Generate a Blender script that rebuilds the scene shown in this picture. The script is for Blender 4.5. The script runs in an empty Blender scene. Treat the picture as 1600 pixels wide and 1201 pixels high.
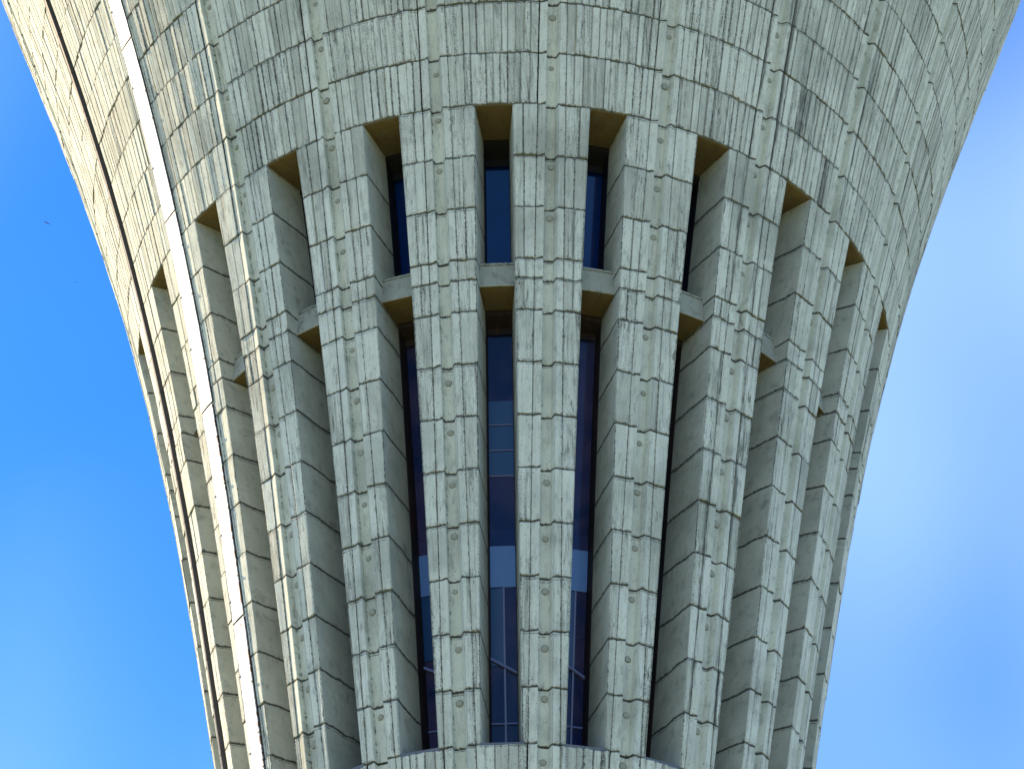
import bpy, math, random
import numpy as np

# ------------------------------------------------------------------ camera, sky, sun, exposure
SC = bpy.context.scene
COL = SC.collection
R_ = math.radians
PI = math.pi
EYE = 1.6                                   # eye height over the ground
DIST = 27.78789546 * 1.4                    # camera to tower axis

cam = bpy.data.cameras.new('camera')
cam_o = bpy.data.objects.new('camera', cam)
COL.objects.link(cam_o)
cam.sensor_width = 36.0
cam.lens = 3549.53 / 1600 * 36
cam.shift_x = -2.7 / 1600
cam.clip_end = 9000
cam_o.location = (0, -DIST, EYE)
cam_o.rotation_mode = 'XYZ'
cam_o.rotation_euler = (PI / 2 + 0.7056488, 0, 0)
SC.camera = cam_o
from mathutils import Matrix
cam_o.rotation_euler = (Matrix.Rotation(PI / 2 + 0.7056488, 3, 'X') @ Matrix.Rotation(-0.0046841, 3, 'Z')).to_euler()

SUN_EL, SUN_AZ = 40.0, -64.5                # azimuth from +Y, negative = to the left
world = bpy.data.worlds.new('World')
SC.world = world
world.use_nodes = True
wn, wl = world.node_tree.nodes, world.node_tree.links
sky = wn.new('ShaderNodeTexSky')
sky.sky_type = 'NISHITA'
sky.sun_disc = False
sky.sun_elevation = R_(SUN_EL)
sky.sun_rotation = R_(SUN_AZ)
sky.air_density = 1.0
sky.dust_density = 0.3
sky.ozone_density = 2.0
hs = wn.new('ShaderNodeHueSaturation')
hs.inputs['Saturation'].default_value = 1.36
hs.inputs['Hue'].default_value = 0.497
wl.new(sky.outputs[0], hs.inputs['Color'])
tc = wn.new('ShaderNodeTexCoord')           # thin high cloud, all round the sky
mp = wn.new('ShaderNodeMapping')
mp.inputs['Scale'].default_value = (2.6, 2.0, 1.6)
mp.inputs['Location'].default_value = (-2.30066, -13.43445, 8.40976)
nz = wn.new('ShaderNodeTexNoise')
nz.inputs['Scale'].default_value = 1.1
nz.inputs['Detail'].default_value = 2
nz.inputs['Roughness'].default_value = 0.45
rp = wn.new('ShaderNodeMapRange')
rp.inputs['From Min'].default_value = 0.38
rp.inputs['From Max'].default_value = 0.78
rp.inputs['To Max'].default_value = 0.44
rp.interpolation_type = 'SMOOTHSTEP'
mxc = wn.new('ShaderNodeMix')
mxc.data_type = 'RGBA'
mxc.inputs[7].default_value = (4.6, 6.0, 8.0, 1)
wl.new(tc.outputs['Generated'], mp.inputs[0]); wl.new(mp.outputs[0], nz.inputs['Vector'])
wl.new(nz.outputs['Fac'], rp.inputs['Value']); wl.new(rp.outputs[0], mxc.inputs[0])
tint = wn.new('ShaderNodeMix')
tint.data_type = 'RGBA'; tint.blend_type = 'MULTIPLY'; tint.inputs[0].default_value = 1.0
tint.inputs[7].default_value = (0.38, 0.60, 0.92, 1)
wl.new(hs.outputs[0], tint.inputs[6])
wl.new(tint.outputs[2], mxc.inputs[6])
bg = wn['Background']
wl.new(mxc.outputs[2], bg.inputs['Color'])
bg.inputs['Strength'].default_value = 0.122

sun = bpy.data.lights.new('sun', 'SUN')
sun.energy = 4.6
sun.angle = R_(0.5)
sun.color = (1.0, 0.76, 0.48)
sun_o = bpy.data.objects.new('sun', sun)
COL.objects.link(sun_o)
sun_o.rotation_euler = (PI / 2 - R_(SUN_EL), 0, PI - R_(SUN_AZ))
sun_o.location = (-60, 60, 60)

vs = SC.view_settings
vs.view_transform = 'Standard'
vs.look = 'None'
vs.exposure = 1.46
vs.gamma = 1.0
vs.use_curve_mapping = False

# ------------------------------------------------------------------ materials
def newmat(name):
    m = bpy.data.materials.new(name)
    m.use_nodes = True
    n = m.node_tree.nodes
    return m, n, m.node_tree.links, n['Principled BSDF']

class G:
    """small helper round a node tree"""
    def __init__(s, n, l): s.n, s.l = n, l
    def put(s, sock, v):
        if v is None: return
        if isinstance(v, bpy.types.NodeSocket): s.l.new(v, sock)
        else: sock.default_value = v
    def attr(s, name):
        a = s.n.new('ShaderNodeAttribute'); a.attribute_name = name; return a.outputs['Fac']
    def uv(s, sc, loc=(0, 0, 0)):
        a = s.n.new('ShaderNodeAttribute'); a.attribute_name = 'uvm'
        m = s.n.new('ShaderNodeMapping'); m.inputs['Scale'].default_value = sc; m.inputs['Location'].default_value = loc
        s.l.new(a.outputs['Vector'], m.inputs[0]); return m.outputs[0]
    def noise(s, vec, scale, detail=4, rough=0.55, dist=0.0):
        t = s.n.new('ShaderNodeTexNoise'); s.put(t.inputs['Vector'], vec)
        t.inputs['Scale'].default_value = scale; t.inputs['Detail'].default_value = detail
        t.inputs['Roughness'].default_value = rough; t.inputs['Distortion'].default_value = dist
        return t.outputs['Fac']
    def ramp(s, v, a, b, c=0.0, d=1.0, smooth=True):
        t = s.n.new('ShaderNodeMapRange'); s.put(t.inputs['Value'], v)
        t.inputs['From Min'].default_value = a; t.inputs['From Max'].default_value = b
        t.inputs['To Min'].default_value = c; t.inputs['To Max'].default_value = d
        if smooth: t.interpolation_type = 'SMOOTHSTEP'
        return t.outputs[0]
    def math(s, op, a, b=None):
        t = s.n.new('ShaderNodeMath'); t.operation = op; s.put(t.inputs[0], a)
        if b is not None: s.put(t.inputs[1], b)
        return t.outputs[0]
    def mix(s, f, a, b, mode='MIX'):
        t = s.n.new('ShaderNodeMix'); t.data_type = 'RGBA'; t.blend_type = mode
        s.put(t.inputs[0], f); s.put(t.inputs[6], a); s.put(t.inputs[7], b); return t.outputs[2]

def concrete(name, light, mid, dirt, pale=(0.75, 0.785, 0.67, 1)):
    m, n, l, b = newmat(name)
    g = G(n, l)
    uv1 = g.uv((1, 1, 1))
    uvs = g.uv((19, 0.7, 1))                 # long grain of the boards
    uvf = g.uv((60, 2.5, 1))
    uvd = g.uv((11, 1.6, 1), (3, 7, 0))      # runs
    grime_shade, tone, smooth = g.attr('grime_shade'), g.attr('tone'), g.attr('smooth')
    board = g.math('SUBTRACT', 1.0, smooth)
    hsh = g.math('FRACT', g.math('MULTIPLY', tone, 17.31))   # how rough each board was
    rough_b = g.ramp(hsh, 0.10, 0.90, 0.42, 1.35)
    board = g.math('MULTIPLY', board, rough_b)
    geo = n.new('ShaderNodeTexCoord')
    big = g.noise(uv1, 0.9, 5, 0.6)
    wide = g.noise(geo.outputs['Object'], 0.42, 5, 0.62)
    mid_n = g.noise(g.uv((7.0, 2.6, 1)), 1.0, 7, 0.68)
    grain = g.noise(uvs, 1.0, 6, 0.7)
    fine = g.noise(uvf, 1.0, 4, 0.7)
    speck = g.noise(uv1, 42.0, 3, 0.7)
    c = g.mix(g.ramp(big, 0.34, 0.66), mid, light)
    # every board took the lime a little differently
    c = g.mix(g.ramp(tone, 0.0, 1.0, 0.0, 0.75), c, g.mix(0.5, c, pale))
    c = g.mix(g.ramp(g.math('SUBTRACT', 0.45, tone), 0.0, 0.45, 0.0, 0.5), c, g.mix(0.6, c, (0.17, 0.165, 0.13, 1)))
    # grain of the shuttering
    gr = g.math('MULTIPLY', g.ramp(grain, 0.46, 0.66), board)
    c = g.mix(g.math('MULTIPLY', gr, 0.65), c, pale)
    gd = g.math('MULTIPLY', g.ramp(grain, 0.47, 0.33), board)
    c = g.mix(g.math('MULTIPLY', gd, 0.62), c, (0.15, 0.145, 0.115, 1))
    fd = g.math('MULTIPLY', g.ramp(fine, 0.46, 0.30), board)
    c = g.mix(g.math('MULTIPLY', fd, 0.6), c, (0.14, 0.13, 0.10, 1))
    # mottling and lichen
    c = g.mix(g.ramp(mid_n, 0.48, 0.32, 0, 0.5), c, dirt)
    c = g.mix(g.ramp(mid_n, 0.57, 0.74, 0, 0.45), c, pale)
    # dark runs down a board
    run = g.ramp(g.noise(uvd, 1.0, 5, 0.62, 0.3), 0.57, 0.67)
    run = g.math('MULTIPLY', run, g.ramp(speck, 0.38, 0.56))
    c = g.mix(g.math('MULTIPLY', run, g.math('ADD', 0.15, g.math('MULTIPLY', board, 0.65))), c, (0.06, 0.058, 0.045, 1))
    # dark water stains, mostly beside the grooves
    stn = g.attr('stain')
    sm_ = g.ramp(g.math('ADD', stn, g.math('MULTIPLY', g.math('SUBTRACT', g.noise(g.uv((13, 1.1, 1), (9, 2, 0)), 1.0, 6, 0.68), 0.5), 1.9)), 0.52, 0.95)
    sm_ = g.math('MULTIPLY', sm_, g.ramp(stn, 0.03, 0.3))
    c = g.mix(g.math('MULTIPLY', sm_, 0.8), c, (0.065, 0.07, 0.06, 1))
    c = g.mix(g.ramp(wide, 0.50, 0.68, 0, 0.42), c, dirt)
    # pits
    pit = g.ramp(g.noise(uv1, 30.0, 2, 0.5), 0.665, 0.71)
    pit2 = g.ramp(speck, 0.67, 0.73)
    pit = g.math('MAXIMUM', pit, g.math('MULTIPLY', pit2, g.ramp(mid_n, 0.47, 0.6)))
    pe = g.math('MULTIPLY', g.ramp(g.noise(uv1, 36.0, 3, 0.6), 0.53, 0.60), g.math('MULTIPLY', g.ramp(grime_shade, 0.12, 0.42), g.ramp(hsh, 0.3, 0.8)))
    pit = g.math('MAXIMUM', pit, g.math('MULTIPLY', pe, g.math('SUBTRACT', 1.0, smooth)))
    c = g.mix(g.math('MULTIPLY', pit, 0.75), c, (0.05, 0.055, 0.047, 1))
    # grime for dirty joints and painted groove shade, broken up by noise
    gn = g.noise(uv1, 13.0, 6, 0.75)
    gm = g.ramp(g.math('ADD', grime_shade, g.math('MULTIPLY', g.math('SUBTRACT', gn, 0.5), 2.0)), 0.60, 0.92)
    gm = g.math('MULTIPLY', gm, g.ramp(grime_shade, 0.02, 0.25))
    c = g.mix(g.math('MULTIPLY', gm, 0.78), c, (0.050, 0.062, 0.056, 1))
    blot = g.noise(uv1, 3.2, 6, 0.7, 0.4)
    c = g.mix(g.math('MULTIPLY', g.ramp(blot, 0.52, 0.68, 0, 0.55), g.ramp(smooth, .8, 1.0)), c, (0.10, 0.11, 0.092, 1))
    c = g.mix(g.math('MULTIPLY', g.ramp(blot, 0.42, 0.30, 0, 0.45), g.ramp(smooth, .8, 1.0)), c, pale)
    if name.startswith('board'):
        c = g.mix(g.ramp(smooth, 0.8, 1.0, 0.0, 0.5), c, g.mix(g.ramp(big, 0.3, 0.7), (0.25, 0.265, 0.225, 1), (0.36, 0.38, 0.325, 1)))  # smoother slot sides, also mixed darker to paint in their shade
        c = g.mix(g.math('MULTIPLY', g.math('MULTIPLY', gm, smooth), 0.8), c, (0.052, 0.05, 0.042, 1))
    l.new(c, b.inputs['Base Color'])
    b.inputs['Roughness'].default_value = 0.9
    b.inputs['Specular IOR Level'].default_value = 0.25
    h = g.math('ADD', g.math('MULTIPLY', grain, g.math('MULTIPLY', board, 0.6)), g.math('MULTIPLY', mid_n, 0.3))
    h = g.math('SUBTRACT', h, g.math('MULTIPLY', pit, 0.5))
    h = g.math('SUBTRACT', h, g.math('MULTIPLY', gm, 0.6))
    h = g.math('ADD', h, g.math('MULTIPLY', fine, g.math('MULTIPLY', board, 0.3)))
    bp = n.new('ShaderNodeBump')
    bp.inputs['Strength'].default_value = 0.85
    bp.inputs['Distance'].default_value = 0.022
    l.new(h, bp.inputs['Height']); l.new(bp.outputs[0], b.inputs['Normal'])
    return m

M = {}
M['board'] = concrete('board_marked_concrete', (0.60, 0.635, 0.525, 1), (0.50, 0.53, 0.44, 1), (0.23, 0.25, 0.205, 1))
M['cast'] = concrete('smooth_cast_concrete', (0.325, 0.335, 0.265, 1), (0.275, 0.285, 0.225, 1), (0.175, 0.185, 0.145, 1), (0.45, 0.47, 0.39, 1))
M['soffit'] = concrete('brown_shade_soffit', (0.125, 0.097, 0.040, 1), (0.09, 0.070, 0.030, 1), (0.06, 0.044, 0.02, 1), (0.18, 0.135, 0.06, 1))  # shade of the undersides painted in as a darker brown concrete
m, n, l, b = newmat('joint_mortar'); b.inputs['Base Color'].default_value = (0.032, 0.040, 0.037, 1); b.inputs['Roughness'].default_value = 0.95; M['joint'] = m
m, n, l, b = newmat('black_window_metal'); b.inputs['Base Color'].default_value = (0.006, 0.006, 0.009, 1); b.inputs['Roughness'].default_value = 0.6; M['black'] = m
m, n, l, b = newmat('brown_window_metal')
g = G(n, l); nn = g.noise(None, 3.0, 5, 0.7)
l.new(g.mix(g.ramp(nn, 0.45, 0.7), (0.022, 0.016, 0.016, 1), (0.06, 0.028, 0.018, 1)), b.inputs['Base Color']); b.inputs['Roughness'].default_value = 0.7; M['brown'] = m
m, n, l, b = newmat('blue_tinted_glass'); b.inputs['Base Color'].default_value = (0.001, 0.020, 0.13, 1); b.inputs['Roughness'].default_value = 0.06; b.inputs['IOR'].default_value = 1.4; M['blue'] = m
m, n, l, b = newmat('dark_clear_glass')
g = G(n, l); tcg = n.new('ShaderNodeTexCoord'); ng_ = g.noise(tcg.outputs['Object'], 1.1, 4, 0.6, 0.6)
l.new(g.mix(g.ramp(ng_, 0.38, 0.62), (0.115, 0.10, 0.215, 1), (0.03, 0.055, 0.17, 1)), b.inputs['Base Color']); b.inputs['Roughness'].default_value = 0.05; b.inputs['IOR'].default_value = 1.35
tr = n.new('ShaderNodeBsdfTransparent'); tr.inputs[0].default_value = (0.55, 0.68, 1.0, 1)
ms = n.new('ShaderNodeMixShader'); ms.inputs[0].default_value = 0.5
out = n['Material Output']
l.new(tr.outputs[0], ms.inputs[1]); l.new(b.outputs[0], ms.inputs[2]); l.new(ms.outputs[0], out.inputs[0]); M['glass'] = m
m, n, l, b = newmat('white_painted_metal')
g = G(n, l); ge = g.attr('grime_shade'); uvp = g.uv((1, 1, 1))
ch = g.ramp(g.math('ADD', ge, g.math('MULTIPLY', g.math('SUBTRACT', g.noise(uvp, 4.5, 6, 0.7), 0.5), 1.7)), 0.98, 1.04)
fl = g.noise(uvp, 2.0, 4, 0.6)
cw = g.mix(g.ramp(fl, 0.35, 0.7), (0.60, 0.62, 0.62, 1), (0.74, 0.74, 0.72, 1))
l.new(g.mix(ch, cw, (0.17, 0.10, 0.065, 1)), b.inputs['Base Color']); b.inputs['Roughness'].default_value = 0.5; M['white'] = m
m, n, l, b = newmat('grey_zinc'); b.inputs['Base Color'].default_value = (0.13, 0.135, 0.15, 1); b.inputs['Roughness'].default_value = 0.55; b.inputs['Metallic'].default_value = 0.3; M['zinc'] = m
m, n, l, b = newmat('pale_inner_paint'); b.inputs['Base Color'].default_value = (0.80, 0.82, 0.85, 1); b.inputs['Roughness'].default_value = 0.7; M['pale'] = m
m, n, l, b = newmat('blue_spandrel'); b.inputs['Base Color'].default_value = (0.13, 0.27, 0.62, 1); b.inputs['Roughness'].default_value = 0.25; M['spandrel'] = m
m, n, l, b = newmat('blue_reflection_tone'); b.inputs['Base Color'].default_value = (0.012, 0.065, 0.20, 1); b.inputs['Roughness'].default_value = 0.3; M['blue_reflection'] = m
m, n, l, b = newmat('blue_grey_bar'); b.inputs['Base Color'].default_value = (0.20, 0.24, 0.46, 1); b.inputs['Roughness'].default_value = 0.4; M['bar'] = m
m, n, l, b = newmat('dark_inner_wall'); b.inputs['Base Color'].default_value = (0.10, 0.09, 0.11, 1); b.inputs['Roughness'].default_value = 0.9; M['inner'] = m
m, n, l, b = newmat('dark_grey_band'); b.inputs['Base Color'].default_value = (0.045, 0.043, 0.038, 1); b.inputs['Roughness'].default_value = 0.7; M['band'] = m
m, n, l, b = newmat('bird_feather'); b.inputs['Base Color'].default_value = (0.03, 0.03, 0.035, 1); M['bird'] = m
m, n, l, b = newmat('dry_earth')
g = G(n, l); tcn = n.new('ShaderNodeTexCoord')
nn = g.noise(tcn.outputs['Object'], 0.08, 8, 0.65)
l.new(g.mix(g.ramp(nn, 0.35, 0.65), (0.205, 0.222, 0.10, 1), (0.27, 0.28, 0.135, 1)), b.inputs['Base Color']); b.inputs['Roughness'].default_value = 1.0; M['earth'] = m

# ------------------------------------------------------------------ shape of the tower
NS = 23
H = 2 * PI / NS
TH0 = -0.04412500
KTOP, KBOT = -16, 15
def zk(k):
    if k > 15: return zk(15) - (k - 15) * 1.0
    return 1.4 * (23.76195696 - 0.79692964 * k + 0.00332813 * k * k) + EYE
def rk(k):
    if k > 15: return rk(15)
    t = (zk(k) - EYE) / 1.4 - 23.76195696
    return 1.4 * (6 + 0.30051092 * t + 0.00893562 * t * t + 6.2168929e-05 * t ** 3 - 2.364027e-05 * t ** 4)
def rz(z):
    """faceted radius at height z (each lift was cast straight)"""
    k = -16
    while k < 15 and zk(k + 1) > z: k += 1
    a = (zk(k) - z) / (zk(k) - zk(k + 1))
    return rk(k) + (rk(k + 1) - rk(k)) * a
def lerp(a, b, t): return a + (b - a) * t
def rib_th(i): return TH0 + H / 2 + i * H
def slot_th(i): return TH0 + i * H
SLOT_O = 0.3735           # half width of a slot at the outer face
SLOT_O2 = 0.350           # the same at the bottom
SLOT_I = 0.262            # half width at the window
DEP = 0.95                # depth from outer face to window
def slot_half(k): return lerp(SLOT_O, SLOT_O2, min(1, max(0, k / 12)))
def rib_half(k): return H / 2 * rk(k) - slot_half(k)
def P(th, r, z): return (r * math.sin(th), -r * math.cos(th), z)

def link(o, parent):
    COL.objects.link(o)
    if parent is not None: o.parent = parent
    return o

def mesh_obj(name, verts, faces, mat, parent=None, attrs=None, uv=None):
    me = bpy.data.meshes.new(name)
    me.from_pydata(verts, [], faces)
    me.materials.append(M[mat])
    nv = len(verts)
    for an in ('grime_shade', 'tone', 'smooth', 'stain'):
        a = me.attributes.new(an, 'FLOAT', 'POINT')
        v = (attrs or {}).get(an)
        if v is not None: a.data.foreach_set('value', v)
    a = me.attributes.new('uvm', 'FLOAT_VECTOR', 'POINT')
    if uv is not None: a.data.foreach_set('vector', np.asarray(uv, dtype=np.float32).ravel())
    else: a.data.foreach_set('vector', np.asarray(verts, dtype=np.float32).ravel())
    me.update()
    return link(bpy.data.objects.new(name, me), parent)

class Buf:
    def __init__(s): s.v, s.f, s.g, s.t, s.s, s.u, s.w = [], [], [], [], [], [], []
    def grid(s, pts, gr, to, sm, uv, flip=False, st=None):
        """pts[r][c]"""
        o = len(s.v); nr, nc = len(pts), len(pts[0])
        for r in range(nr):
            for c in range(nc):
                s.v.append(pts[r][c]); s.g.append(gr[r][c]); s.t.append(to[r][c]); s.s.append(sm[r][c]); s.u.append(uv[r][c]); s.w.append(st[r][c] if st else 0.0)
        for r in range(nr - 1):
            for c in range(nc - 1):
                a = o + r * nc + c
                q = (a, a + nc, a + nc + 1, a + 1)
                s.f.append(q[::-1] if flip else q)
    def box(s, P8, sub=0):
        """eight corners: bottom 0-3 ring, top 4-7 ring"""
        o = len(s.v)
        for p in P8:
            s.v.append(p); s.g.append(0.0); s.t.append(0.5); s.s.append(1.0); s.u.append(p); s.w.append(0.0)
        for q in ((3, 2, 1, 0), (4, 5, 6, 7), (0, 1, 5, 4), (1, 2, 6, 5), (2, 3, 7, 6), (3, 0, 4, 7)):
            s.f.append(tuple(o + i for i in q))
    def build(s, name, mat, parent=None):
        return mesh_obj(name, s.v, s.f, mat, parent, {'grime_shade': s.g, 'tone': s.t, 'smooth': s.s, 'stain': s.w}, s.u)

def seam(k, sec, f):
    """height offset of the joint at course line k, across sector sec, f in -1..1: a wavering line with steps"""
    rr = random.Random(int(round(k * 100)) * 977 + sec * 31 + 5)
    n = 9
    a = [rr.uniform(-1, 1) for _ in range(n + 1)]
    x = (f + 1) / 2 * n
    i = max(0, min(n - 1, int(x)))
    t = x - i
    t = min(1, max(0, (t - 0.35) / 0.3))
    return 0.010 * lerp(a[i], a[i + 1], t)

def rseam(k, sec, side, q):
    return seam(k, sec, side) * max(0, 1 - q * 4) + 2.3 * seam(k, sec + 300 * side, q * 2 - 1) * min(1, q * 4)

def profile(rng, half, full, stepmax=0.016):
    """columns across one rib or panel: list of (mode, value, out, grime, plank); mode 0 fixed metres, +-1 share of the outer zone"""
    cols = []
    bl, br = 0.275, 0.28                     # inner edges of the outer zones
    def outer(side, n):
        res = []
        cuts = [0.0]
        ws = [rng.uniform(0.75, 1.3) for _ in range(n)]
        tot = sum(ws)
        for w_ in ws: cuts.append(cuts[-1] + w_ / tot)
        cuts[-1] = 1.0
        for j in range(n):
            out = rng.uniform(-stepmax, stepmax * 0.5)
            tilt = rng.uniform(-0.005, 0.005)
            tone = rng.random()
            dark = rng.random() < 0.32
            res.append((side, cuts[j], out - tilt, tone, 1.0 if dark else rng.uniform(0.4, 0.8), cuts[j + 1], out + tilt))
        return res
    zone = half - bl
    bw = 0.155 if full else 0.225
    n = max(1, int(round(zone / bw)))
    left, right = outer(-1, n), outer(1, n)
    if full: left = []
    gw = 0.014
    # left outer zone, from the far edge inwards
    for (sd, c0, o0, tone, gl, c1, o1) in reversed(left):
        cols += [(-1, c1, -gw, o1 - 0.010, gl, tone), (-1, c1, -gw - 0.006, o1, gl * .8, tone), (-1, c1, -0.045, o1, 0.26, tone), (-1, c0, 0.045, o0, 0.22, tone), (-1, c0, gw, o0, gl * .6, tone)]
    tb = rng.uniform(.35, .8)
    cols += [(0, -bl, 0, -0.022, .95, tb), (0, -bl + .010, 0, -0.014, .5, tb), (0, -bl + .05, 0, -0.006, .1, tb), (0, -.135, 0, 0.020, 0.05, tb), (0, -.118, 0, 0.020, .2, tb)]
    tf = rng.uniform(.45, .75)
    cols += [(0, -.112, 0, -0.096, .7, tf), (0, -.080, 0, -0.107, .3, tf), (0, .02, 0, -0.108, 0.0, tf), (0, .072, 0, -0.107, 0.0, tf), (0, .085, 0, -0.100, .1, tf), (0, .136, 0, 0.008, 0.0, 1.0)]  # darker left wall and paler right lip paint the groove's shade
    tb = rng.uniform(.3, .8)
    cols += [(0, .150, 0, 0.006, .1, tb), (0, .20, 0, 0.003, .05, tb), (0, br - .05, 0, 0.0, .1, tb), (0, br - .012, 0, -0.002, .6, tb), (0, br, 0, -0.020, .8, tb)]
    for (sd, c0, o0, tone, gl, c1, o1) in right:
        cols += [(1, c0, gw, o0, gl * .6, tone), (1, c0, 0.045, o0, 0.22, tone), (1, c1, -0.045, o1, 0.26, tone), (1, c1, -gw - 0.006, o1, gl * .8, tone), (1, c1, -gw, o1 - 0.010, gl, tone)]
    return cols, bl, br

def colpos(c, w, bl, br):
    mode, v, d = c[0], c[1], c[2]
    if mode == 0: return v
    if mode < 0: return -bl - (v * (w - bl) + d)
    return br + (v * (w - br) + d)

WET = {2: 1.15, 3: .75, 1: .4, 0: .4, -1: .35, -2: .75, -3: .6, 4: .6, 5: .5, -5: .5}
def cast_block(buf, rng, sec, ka, kb, rib, seam_a=None, seam_b=None, flat=None):
    """one lift of concrete between course lines ka (upper) and kb (lower) of sector sec; rib = with deep side faces"""
    th = rib_th(sec)
    za, zb = zk(ka) if isinstance(ka, int) else zfrac(ka), zk(kb) if isinstance(kb, int) else zfrac(kb)
    ra, rb = rz(za - 1e-6), rz(zb + 1e-6)
    if rib:
        wa, wb = rib_half_z(ka), rib_half_z(kb)
    else:
        wa, wb = H * ra - 0.279, H * rb - 0.279
    cols, bl, br = profile(rng, (wa + wb) / 2, not rib)
    hh = za - zb
    gap = 0.0035
    lift = rng.uniform(-0.006, 0.006)
    btone = rng.uniform(-.22, .22)
    g2 = .9 if rng.random() < .38 else .2
    d2 = rng.uniform(.035, .06)
    rows = [(gap, -0.018, 1.0), (gap + 0.004, -0.004, .95), (gap + 0.018, 0, 0.74), (gap + d2 - .014, 0, .22), (gap + d2, 0, g2), (gap + d2 + .016, 0, .24), (hh * .35, rng.uniform(-.003, .003), 0.0),
            (hh * .65, rng.uniform(-.003, .003), 0.0), (hh - gap - 0.07, 0, 0.2), (hh - gap - 0.020, 0, 0.68), (hh - gap - 0.004, -0.004, .95), (hh - gap, -0.018, 1.0)]
    if rib: rows = [(gap, -0.99, 1.0)] + rows + [(hh - gap, -0.99, 1.0)]
    else: rows = [(gap, -0.175, 1.0)] + rows + [(hh - gap, -0.175, 1.0)]
    uo, vo = rng.uniform(0, 60), rng.uniform(0, 60)
    pts, gr, to, sm, uv, st = [], [], [], [], [], []
    wet = WET.get(sec, .25) * (1.0 if ka < 0 else .75)
    scl, scr = [(rng.uniform(.45, .8) if rng.random() < .55 else .15) for _ in range(2)]
    kst = [rng.random() for _ in range(3)]
    planks = {c[5]: (rng.uniform(.35, .75) if rng.random() < .14 else 0.0) for c in cols}
    def stain_at(s_, f, tn):
        v = wet * max(0, 1 - min(abs(s_ + .29) / .16, abs(s_ - .30) / .13)) * (.6 + .6 * kst[0])
        return max(v, planks.get(tn, 0) * (.5 + .6 * wet))
    nR = len(rows)
    full = []
    for c in cols: full.append(('f', c))
    steps = {}
    for (v, rout, rg) in rows:
        t = v / hh
        z0 = za - v
        r = lerp(ra, rb, t); w = lerp(wa, wb, t)
        prow, grow, trow, srow, urow, wrow = [], [], [], [], [], []
        jl, jr = rng.uniform(-.007, .003), rng.uniform(-.003, .007)
        deep = rout < -0.05
        def add(thp, out, zz, g, tn, s_, u_, w_=0.0):
            wrow.append(w_)
            prow.append(P(thp, r + out, zz)); grow.append(g); trow.append(tn); srow.append(s_); urow.append((u_ + uo, v * 1.0 + vo, 0))
        if rib:
            swo = H / 2 * r - w
            for side in (-1,):
                for (q, sg) in ((1.0, .45), (0.8, .05), (0.55, .0), (0.3, .0), (0.1, .0), (0.012, .45)):
                    a = side * (H / 2 - lerp(swo, SLOT_I, q) / (r - q * DEP))
                    oo = rout if deep else -q * DEP + min(0, rout * .3) * 0
                    oo = min(-q * DEP, rout) if deep else -q * DEP
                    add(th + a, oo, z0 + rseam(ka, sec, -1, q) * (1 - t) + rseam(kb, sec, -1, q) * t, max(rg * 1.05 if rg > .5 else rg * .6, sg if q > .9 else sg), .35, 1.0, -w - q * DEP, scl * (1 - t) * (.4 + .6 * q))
        for c in cols:
            s_ = colpos(c, w, bl, br)
            out = c[3] + lift + (rout if rout > -0.05 else 0)
            if rib and c[0] != 0 and c[1] == 1.0 and c[2] > -.02:
                s_ -= (jl if c[0] < 0 else jr) * -1
            f = max(-1, min(1, s_ / w if rib else (s_ - (w - bl) / 2) / ((w + bl) / 2)))
            dz = seam(ka, sec, f) * max(0, 1 - t * 2.2) + seam(kb, sec, f) * max(0, (t - .5) * 2.2 - .1)
            if deep: out = rout
            g = max(c[4] * 0.92, rg)
            add(th + s_ / r, out, z0 + dz, g, min(1, max(0, c[5] + btone)), (0.72 if abs(s_) < .145 else .35) if c[0] == 0 else 0.0, s_, stain_at(s_, f, c[5]))
        if rib:
            for (q, sg) in ((0.012, .45), (0.1, .0), (0.3, .0), (0.55, .0), (0.8, .05), (1.0, .45)):
                a = (H / 2 - lerp(swo, SLOT_I, q) / (r - q * DEP))
                oo = min(-q * DEP, rout) if deep else -q * DEP
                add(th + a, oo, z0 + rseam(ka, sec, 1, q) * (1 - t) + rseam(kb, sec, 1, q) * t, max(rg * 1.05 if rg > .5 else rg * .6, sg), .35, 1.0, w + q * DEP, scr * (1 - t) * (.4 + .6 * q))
        pts.append(prow); gr.append(grow); to.append(trow); sm.append(srow); uv.append(urow); st.append(wrow)
    buf.grid(pts, gr, to, sm, uv, st=st)

def zfrac(k):
    a = math.floor(k)
    return lerp(zk(a), zk(a + 1), k - a)
def rib_half_z(k):
    a = math.floor(k)
    return lerp(rib_half(a), rib_half(a + 1), k - a) if k != a else rib_half(int(k))

tower = bpy.data.objects.new('concrete_tower', None)
COL.objects.link(tower)
tower['label'] = 'tall flared board-marked concrete tower with vertical ribs, slot windows and a white strip'
tower['category'] = 'tower'

def empty(name, parent):
    o = bpy.data.objects.new(name, None)
    o.empty_display_size = 0.2
    return link(o, parent)

VIS = 7                                       # sectors to each side of the front one that can come into view
SEC = [((s + NS // 2) % NS) - NS // 2 for s in range(NS)]

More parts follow.
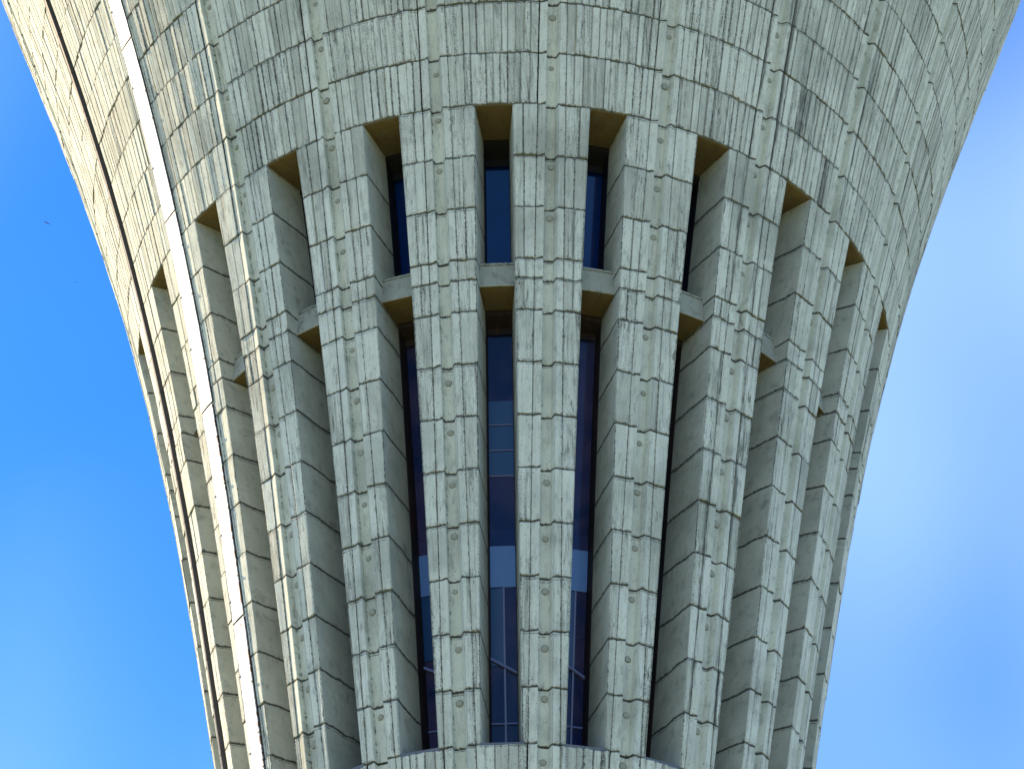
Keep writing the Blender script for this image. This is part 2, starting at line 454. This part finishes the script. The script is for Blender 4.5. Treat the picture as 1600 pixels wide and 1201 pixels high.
# round plugs over the shuttering ties
def plug_mesh():
    v, f = [], []
    prof = [(0.078, -0.004), (0.070, 0.004), (0.056, 0.016), (0.038, 0.014)]
    ns = 12
    for (r, h) in prof:
        for j in range(ns):
            a = 2 * PI * j / ns
            v.append((r * math.cos(a), -h, r * math.sin(a)))
    v.append((0, -0.003, 0))
    for k in range(len(prof) - 1):
        for j in range(ns):
            a, b2 = k * ns + j, k * ns + (j + 1) % ns
            f.append((a, a + ns, b2 + ns, b2)[::-1])
    for j in range(ns):
        f.append(((len(prof) - 1) * ns + j, (len(prof) - 1) * ns + (j + 1) % ns, len(v) - 1))
    return v, f
pv, pf = plug_mesh()
plug_me = None
def tie_plug(parent, sec, ka, kb, rng):
    global plug_me
    if rng.random() < .12: return
    za, zb = zk(ka), zk(kb)
    t = rng.uniform(.15, .28)
    z = lerp(za, zb, t)
    r = lerp(rk(ka), rk(kb), t) - 0.1085
    slope = math.atan2(rk(ka) - rk(kb), za - zb)
    th = rib_th(sec) + rng.uniform(-.012, .02) / r
    if plug_me is None:
        g_ = [0.0] * len(pv)
        for j in range(12): g_[j] = 1.0; g_[12 + j] = rng.uniform(.7, 1.0); g_[36 + j] = rng.uniform(.0, .3)
        o = mesh_obj('tie_plug', pv, pf, 'cast', parent, {'grime_shade': g_, 'tone': [.7] * len(pv), 'smooth': [1.0] * len(pv)})
        plug_me = o.data
    else:
        o = link(bpy.data.objects.new('tie_plug', plug_me), parent)
    o.location = P(th, r, z)
    o.rotation_euler = (slope, 0, th)         # the plug's face looks along the wall's normal
    s = rng.uniform(.75, 1.05)
    o.scale = (s, 1, s)

# ------------------------------------------------------------------ rings of the flared collar and of the foot
def ring_core(k0, k1):
    buf = Buf()
    rows = [(zk(k0), rk(k0) - .17), (zk(k1), rk(k1) - .17)]
    nn = 92
    pts = [[P(TH0 + 2 * PI * j / nn, r, z) for j in range(nn + 1)] for (z, r) in rows]
    one = [[1.0] * (nn + 1)] * 2
    buf.grid(pts, one, one, one, pts)
    return buf
rng = random.Random(4)
for k in list(range(KTOP, 0)) + list(range(12, KBOT)):
    in_view = (-13 <= k < 0) or k in (12, 13)
    ring = ring_core(k, k + 1).build('course_ring', 'joint', tower)
    rest = Buf()
    for s in SEC:
        r2 = random.Random((k + 40) * 100 + s + 50)
        if in_view and abs(s) <= VIS:
            bb = Buf(); cast_block(bb, r2, s, k, k + 1, False)
            bb.build('panel', 'board', ring)
            if abs(s) <= 4 and k >= -8: tie_plug(ring, s, k, k + 1, r2)
        else:
            cast_block(rest, r2, s, k, k + 1, False)
    if rest.v: 
        o = rest.build('panel', 'board', ring)
        o['kind'] = 'stuff'

# ------------------------------------------------------------------ ribs
KS = [0, 1, 2, 3, 3.39, 4, 5, 6, 7, 8, 9, 10, 11, 12]
for s in SEC:
    core = Buf()
    rows = []
    for k in range(0, 13):
        r, z, w = rk(k), zk(k), rib_half(k)
        th = rib_th(s)
        wo = w - .03
        ai = H / 2 - (SLOT_I + .03) / (r - DEP)
        rows.append([P(th - ai, r - .985, z), P(th - (wo - .02) / r, r - .175, z), P(th + (wo - .02) / r, r - .115, z), P(th + ai, r - .985, z), P(th - ai, r - .985, z)])
    one = [[1.0] * 5] * 13
    core.grid(rows, one, one, one, rows)
    rib = core.build('rib', 'joint', tower)
    rest = Buf()
    for a, b_ in zip(KS[:-1], KS[1:]):
        r2 = random.Random(int(a * 100) * 7 + s + 999)
        if abs(s) <= VIS:
            bb = Buf(); cast_block(bb, r2, s, a, b_, True)
            bb.build('block', 'board', rib)
        else:
            cast_block(rest, r2, s, a, b_, True)
    if rest.v:
        o = rest.build('block', 'board', rib); o['kind'] = 'stuff'
    if abs(s) <= 4:
        for k in range(0, 12):
            r2 = random.Random(k * 7 + s + 1999)
            if k != 3 : tie_plug(rib, s, k, k + 1, r2)

# ------------------------------------------------------------------ what closes each slot
def arc_box(buf, th, k_or_r, h_out, h_in, o_out, o_in, z0, z1, r0=None, r1=None):
    """box in a slot: half widths at outer and inner face, offsets from the facade radius"""
    ra, rb = (rz(z0) if r0 is None else r0), (rz(z1) if r1 is None else r1)
    p = []
    for (z, r) in ((z0, ra), (z1, rb)):
        for (o, h, sg) in ((o_out, h_out, -1), (o_out, h_out, 1), (o_in, h_in, 1), (o_in, h_in, -1)):
            p.append(P(th + sg * h / (r + o), r + o, z))
    buf.box(p)

Z_BT, Z_BB = 30.15 + EYE, 29.56 + EYE       # top and underside of the struts between the ribs
def half_at(r_out, k, q): return lerp(slot_half(k), SLOT_I, q)
def beam(s):
    th = slot_th(s)
    buf = Buf()
    fo, ri = -0.33, -1.02
    rr = random.Random(s + 77)
    hF, hR = lerp(slot_half(3.3), SLOT_I, .33 / DEP) + .03, SLOT_I + .03
    rF = rz((Z_BT + Z_BB) / 2) + fo
    rR = rz((Z_BT + Z_BB) / 2) + ri
    uo = rr.uniform(0, 50)
    # section run round: rear top, front top, lip, front bottom, rear bottom
    sec = [(rR, Z_BT, hR, .5), (rF + .012, Z_BT, hF, .6), (rF + .014, Z_BT - .045, hF, .5), (rF, Z_BT - .055, hF, .9), (rF, Z_BT - .075, hF, .4), (rF, Z_BT - .14, hF, .05), (rF, Z_BB + .05, hF, .05), (rF, Z_BB + .012, hF, .15), (rF - .012, Z_BB, hF, .1), (rF - .1, Z_BB, hF - .012, 0.0), (rR, Z_BB, hR, .35)]
    xs = [-1, -.86, -.5, 0, .5, .86, 1]
    pts, gr, to, sm, uv = [], [], [], [], []
    d = 0; prev = None
    for (r, z, h, g_) in sec:
        if prev is not None: d += math.hypot(r - prev[0], z - prev[1])
        prev = (r, z)
        pts.append([P(th + x * h / r, r, z) for x in xs])
        gr.append([max(g_, .75 if abs(x) == 1 else 0) for x in xs]); to.append([.6] * 7); sm.append([1.0] * 7)
        uv.append([(x * h + uo, d, 0) for x in xs])
    buf.grid(pts, gr, to, sm, uv)
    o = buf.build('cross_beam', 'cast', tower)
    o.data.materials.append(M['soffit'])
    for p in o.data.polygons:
        if p.index // (len(xs) - 1) >= len(sec) - 3: p.material_index = 1  # underside faces take the brown that carries painted shade
    return o

def lintel(s):
    th = slot_th(s)
    buf = Buf()
    z0 = zk(0) - .022
    r = rk(0)
    uo = s * 3.1
    sec = [(r - .024, z0 + .2, SLOT_O + .05, .3), (r - .024, z0 + .01, SLOT_O + .05, .5), (r - .034, z0, SLOT_O + .05, .4), (r - .2, z0, SLOT_O + .03, .0), (r - .7, z0, SLOT_O, .0), (r - DEP - .02, z0, SLOT_I + .05, .4), (r - DEP - .02, z0 + .2, SLOT_I + .05, .4)]
    xs = [-1, -.6, 0, .6, 1]
    pts, gr, to, sm, uv = [], [], [], [], []
    d = 0; prev = None
    for (rr_, z, h, g_) in sec:
        if prev is not None: d += math.hypot(rr_ - prev[0], z - prev[1])
        prev = (rr_, z)
        pts.append([P(th + x * h / rr_, rr_, z) for x in xs]); gr.append([g_] * 5); to.append([.4] * 5); sm.append([1.0] * 5); uv.append([(x * h + uo, d, 0) for x in xs])
    buf.grid(pts, gr, to, sm, uv)
    return buf.build('lintel', 'soffit', tower)  # underside in the shade brown, darker towards the rear

def strip(buf, th, zs, a_half0, a_half1, o0, o1, side):
    """upright strip following the facade: from (half0, offset0) to (half1, offset1) on one side"""
    pts = []
    for z in zs:
        r = rz(z)
        pts.append([P(th + side * a_half0 / (r + o0), r + o0, z), P(th + side * a_half1 / (r + o1), r + o1, z)])
    one = [[0.0] * 2] * len(pts); 
    buf.grid(pts, one, one, one, pts, flip=side > 0)

def window(s, z1, z0, fmat, gmat, head, jamb_d):
    th = slot_th(s)
    zs = sorted({z1, z0} | {zk(k) for k in range(0, 13) if z0 + .02 < zk(k) < z1 - .02}, reverse=True)
    fr = Buf()
    for sd in (-1, 1):
        strip(fr, th, zs, SLOT_I + .07, SLOT_I - .012, -DEP - .002, -DEP - .002, sd)
        strip(fr, th, zs, SLOT_I - .012, SLOT_I - .03, -DEP - .002, -DEP - jamb_d, sd)
    # head: face, underside, and foot
    r1, r0 = rz(z1), rz(z0)
    h = SLOT_I + .06
    for (z, r, up) in ((z1, r1, 1), (z0, r0, -1)):
        zz = z - head if up > 0 else z + .06
        a, b_ = r - DEP - .004, r - DEP - jamb_d
        g4 = [[P(th - h / a, a, z), P(th + h / a, a, z)], [P(th - h / a, a, lerp(z, zz, .35)), P(th + h / a, a, lerp(z, zz, .35))], [P(th - h / b_, b_, lerp(z, zz, .45)), P(th + h / b_, b_, lerp(z, zz, .45))], [P(th - h / b_, b_, zz), P(th + h / b_, b_, zz)]]
        one = [[0.0] * 2] * 4
        fr.grid(g4, one, one, one, g4, flip=up < 0)
    f = fr.build('window', fmat, tower)
    # the pane, a slab
    pb = Buf()
    zz = [z1 - head * .7] + zs[1:-1] + [z0 + .04]
    o1 = -DEP - jamb_d + .012
    pts = [[P(th - .27 / (rz(z) + o1), rz(z) + o1, z), P(th + .27 / (rz(z) + o1), rz(z) + o1, z)] for z in zz]
    pt2 = [[P(th - .27 / (rz(z) + o1), rz(z) + o1 - .012, z), P(th + .27 / (rz(z) + o1), rz(z) + o1 - .012, z)] for z in zz]
    one = [[0.0] * 2] * len(zz)
    pb.grid(pts, one, one, one, pts)
    pb.grid(pt2, one, one, one, pt2, flip=True)
    pb.build('pane', gmat, f)
    return f

def bar(buf, th, pA, pB, t):
    """square bar between two (half offset, out, z) points"""
    def w(p):
        r = rz(p[2]) + p[1]
        return np.array(P(th + p[0] / r, r, p[2]))
    a, b_ = w(pA), w(pB)
    d = b_ - a; d /= np.linalg.norm(d)
    u = np.cross(d, (math.sin(th), -math.cos(th), 0)); u /= np.linalg.norm(u)
    v = np.cross(d, u)
    q = []
    for c in (a, b_):
        for (x, y) in ((-1, -1), (1, -1), (1, 1), (-1, 1)): q.append(tuple(c + (u * x + v * y) * t / 2))
    buf.box(q)

z_sill = zk(12)
z_slab = 1.4 * 17.0 + EYE + 1.42
for s in SEC:
    if abs(s) > VIS + 1: continue
    lintel(s)
    beam(s)
    window(s, zk(0) - .005, Z_BT - .04, 'black', 'blue', .36, .40)
    f = window(s, Z_BB, z_sill + .02, 'brown', 'glass', .30, .36)
    th = slot_th(s)
    rr = random.Random(s + 5)
    FO = -DEP - .36 + .03                      # just outside the pane
    mx = rr.uniform(-.01, .04)
    def flat_panel(name, mat, x0, x1, za, zb, o, t=.012):
        q = []
        for (z) in (zb, za):
            for (x, d) in ((x0, o), (x1, o), (x1, o - t), (x0, o - t)):
                q.append(P(th + x / (rz(z) + d), rz(z) + d, z))
        bb = Buf(); bb.box(q)
        return bb.build(name, mat, f)
    zA = z_sill + 3.62
    flat_panel('spandrel', 'spandrel', -.235, .235, zA + .80, zA, FO)
    for (nm, p0, p1, tt) in (('mullion', (mx, FO, z_sill + .45), (mx - .01, FO, zA - .01), .032), ('transom', (-.235, FO - .004, z_sill + 1.05), (.235, FO - .004, z_sill + 1.05), .030)):
        bb = Buf(); bar(bb, th, p0, p1, tt); bb.build(nm, 'bar', f)
    flat_panel('lower_light', 'blue_reflection', -.235, mx - .02, zA - .02, zA - rr.uniform(1.2, 1.6), FO - .006)
    if s in (0, 1, -1, 2):
        db = Buf(); bar(db, th, (-.26, FO + .03, z_sill + 2.25), (.26, FO + .03, z_sill + 1.95), .045)
        db.build('brace', 'bar', f)
    if s == 0:  # reflection in the pane, built as blue panels with pale bars
        zt_ = z_sill + 7.35
        for j in range(3):
            flat_panel('blue_reflection', 'blue_reflection', -.235, .235, zt_ - j * .52, zt_ - j * .52 - .47, FO)
            flat_panel('reflection_bar', 'bar', -.235, .235, zt_ - j * .52 - .475, zt_ - j * .52 - .50, FO)
    sl = Buf()
    arc_box(sl, th, None, slot_half(12) + .04, SLOT_I + .05, -.012, -1.3, z_sill - .02, z_sill + .035)
    sl.build('sill', 'zinc', tower)
# plain closure of the slots at the back, which the photo does not show
back = Buf()
for s in SEC:
    if abs(s) > VIS + 1:
        for k in range(0, 12):
            th = slot_th(s)
            back.grid([[P(th - .4 / (rk(k) - .5), rk(k) - .5, zk(k)), P(th + .4 / (rk(k) - .5), rk(k) - .5, zk(k))], [P(th - .4 / (rk(k + 1) - .5), rk(k + 1) - .5, zk(k + 1)), P(th + .4 / (rk(k + 1) - .5), rk(k + 1) - .5, zk(k + 1))]], [[0, 0]] * 2, [[.5, .5]] * 2, [[1, 1]] * 2, [[(0, 0, 0), (1, 0, 0)], [(0, 1, 0), (1, 1, 0)]])
back.build('rear_infill', 'cast', tower)

# ------------------------------------------------------------------ inside, seen through the lower windows
def lathe(name, prof, mat, parent, n=69):
    buf = Buf()
    pts = [[P(2 * PI * j / n, r, z) for j in range(n + 1)] for (r, z) in prof]
    one = [[0.0] * (n + 1)] * len(prof)
    buf.grid(pts, one, one, [[1.0] * (n + 1)] * len(prof), pts)
    return buf.build(name, mat, parent)
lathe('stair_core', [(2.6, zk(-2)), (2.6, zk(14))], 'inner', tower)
rS = rz(z_slab) - 1.75
lathe('floor_slab', [(2.6, z_slab + .42), (rS, z_slab + .42), (rS, z_slab - .42), (2.6, z_slab - .42)], 'pale', tower)
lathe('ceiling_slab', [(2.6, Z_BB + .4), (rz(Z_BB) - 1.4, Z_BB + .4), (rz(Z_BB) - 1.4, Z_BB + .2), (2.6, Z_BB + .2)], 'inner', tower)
lathe('ground_slab', [(2.6, z_sill), (rz(z_sill) - 1.0, z_sill), (rz(z_sill) - 1.0, z_sill - .2), (2.6, z_sill - .2)], 'inner', tower)

# ------------------------------------------------------------------ roof and shaft, out of the picture
rt = rk(KTOP)
lathe('roof', [(rt + .15, zk(KTOP)), (rt + .15, zk(KTOP) + 1.1), (rt - .25, zk(KTOP) + 1.1), (rt - .25, zk(KTOP) + .3), (0.01, zk(KTOP) + .6)], 'cast', tower, 92)
lathe('shaft', [(rk(KBOT) - .02, zk(KBOT)), (rk(KBOT) - .02, 3.0), (rk(KBOT) + .6, 0.0), (rk(KBOT) + .6, -.3)], 'cast', tower, 92)

# ------------------------------------------------------------------ white cover strip down the groove of the fourth rib to the left
strip_o = empty('cover_strip', tower)
strip_o['label'] = 'flat white metal strip over the groove, in sunlight'
th = rib_th(-4)
SEG = [(-16, -9.2), (-9.2, -4.55), (-4.55, -.55), (-.55, 3.7), (3.7, 8.15), (8.15, 15)]
for a, b_ in SEG:
    ks = [a + .03] + [k for k in range(-16, 16) if a + .05 < k < b_ - .05] + [b_ - .012]
    buf = Buf()
    hw, o, t = (.225 if a < 3 else .205), .04, .012
    rr = random.Random(int(a * 10) + 300)
    rows, gr, to, sm, uv = [], [], [], [], []
    fine = []
    for k0, k1 in zip(ks[:-1], ks[1:]): fine += [lerp(k0, k1, j / 3) for j in range(3)]
    fine.append(ks[-1])
    for kk in fine:
        z = zfrac(kk); r = rz(z)
        wv = rr.uniform(-.004, .004)
        xs = [(-hw + .01, o - t - .05), (-hw, o), (-hw + .05, o), (0, o + .003), (hw - .05, o), (hw, o), (hw - .01, o - t - .05)]
        rows.append([P(th + (x + wv) / r, r + oo, z) for (x, oo) in xs])
        edge = 1.0 if a >= 3 else (.75 if a < -8 else .4)
        ge = [edge, edge, edge * (.72 if a >= 3 else .35), 0, edge * (.72 if a >= 3 else .35), edge, edge]
        end = min(abs(kk - a), abs(kk - b_))
        gr.append([max(x, .95 * edge if end < .06 else 0) for x in ge]); to.append([.5] * 7); sm.append([1.0] * 7)
        uv.append([(x + a, z, 0) for (x, oo) in xs])
    buf.grid(rows, gr, to, sm, uv)
    pl = buf.build('plate', 'white', strip_o)
    sb = Buf(); rw = []
    for kk in fine:
        z = zfrac(kk); r = rz(z)
        rw.append([P(th + x / r, r + oo, z) for (x, oo) in ((-hw - .028, -.05), (-hw - .024, .016), (hw + .018, .016), (hw + .022, -.05))])
    one = [[0.0] * 4] * len(rw)
    sb.grid(rw, one, one, one, rw)
    sb.build('edge_shadow', 'black', strip_o)  # black strip standing in for the shadow along the plate's edges
    # clips along the edges
    for k in range(math.ceil(a), math.floor(b_)):
        for sd in (-1, 1):
            if not (-9 <= k <= 11) or rr.random() < .35: continue
            kk = k + rr.uniform(.1, .8)
            z = zfrac(kk); r = rz(z)
            cb = Buf()
            x0 = sd * hw; x1 = x0 + sd * .035
            x0 -= sd * .03
            q = []
            for (zz, oo) in ((z - .012, o), (z + .012, o)):
                for (x, d) in ((x0, .001), (x1, .001), (x1, .016), (x0, .016)):
                    q.append(P(th + x / r, r + oo + d, zz))
            cb.box(q)
            cb.build('clip', 'black', strip_o)

# dark duct in the groove of the fifth rib to the left, in lengths with a collar at each lift
band_o = empty('dark_band', tower)
band_o['label'] = 'narrow dark grey duct in the groove at the far left'
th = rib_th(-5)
for k in range(-13, 14):  # dark grey boxes set into the groove, one per lift
    for (nm, a, b_, o0, o1, x0, x1) in (('band_length', k + .02, k + .985, -.104, .062, -.098, -.006), ('band_collar', k + .985, k + 1.02, -.104, .067, -.100, -.002)):
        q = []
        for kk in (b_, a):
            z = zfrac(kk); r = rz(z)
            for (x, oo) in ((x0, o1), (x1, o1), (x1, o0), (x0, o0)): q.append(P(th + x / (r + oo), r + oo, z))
        bb = Buf(); bb.box(q); bb.build(nm, 'band', band_o)

# ------------------------------------------------------------------ ground
gb = []
ng = 96
gv = [(0, 0, 0)]
gf = []
for ri, r in enumerate((20, 80, 300, 1200, 5000)):
    for j in range(ng):
        a = 2 * PI * j / ng
        gv.append((r * math.cos(a), r * math.sin(a), 0))
for j in range(ng): gf.append((0, 1 + j, 1 + (j + 1) % ng))
for ri in range(4):
    for j in range(ng):
        a, b_ = 1 + ri * ng + j, 1 + ri * ng + (j + 1) % ng
        gf.append((a, a + ng, b_ + ng, b_))
gr_o = mesh_obj('ground', gv, gf, 'earth')
gr_o['kind'] = 'structure'

# ------------------------------------------------------------------ two birds far off in the sky on the left
def bird(loc, span, roll, yaw, label):
    s = span / 2
    vs_ = [(0, .32 * s, 0), (.09 * s, .1 * s, .05 * s), (.07 * s, -.25 * s, 0), (0, -.5 * s, 0), (-.07 * s, -.25 * s, 0), (-.09 * s, .1 * s, .05 * s), (0, 0, -.1 * s), (.5 * s, .16 * s, .2 * s), (s, -.1 * s, .1 * s), (.45 * s, -.12 * s, .17 * s), (-.5 * s, .16 * s, .2 * s), (-s, -.1 * s, .1 * s), (-.45 * s, -.12 * s, .17 * s)]
    fs = [(0, 1, 2, 3), (0, 3, 4, 5), (0, 6, 1), (1, 6, 2), (2, 6, 3), (3, 6, 4), (4, 6, 5), (5, 6, 0), (1, 7, 9, 2), (7, 8, 9), (5, 4, 12, 10), (10, 12, 11)]
    o = mesh_obj('bird', vs_, fs, 'bird')
    o.location = loc
    o.rotation_euler = (0, roll, yaw)
    o['label'] = label
    o['category'] = 'bird'
    o['group'] = 'birds in the sky'
bird((-84.23, 254.38, 290.2), 1.5, .1, .6, 'dark bird in the deep blue sky, the higher of the two specks')
bird((-98.15, 334.23, 350.22), 1.1, -.5, .9, 'tiny dark bird in the blue sky, the lower and fainter of the two specks')
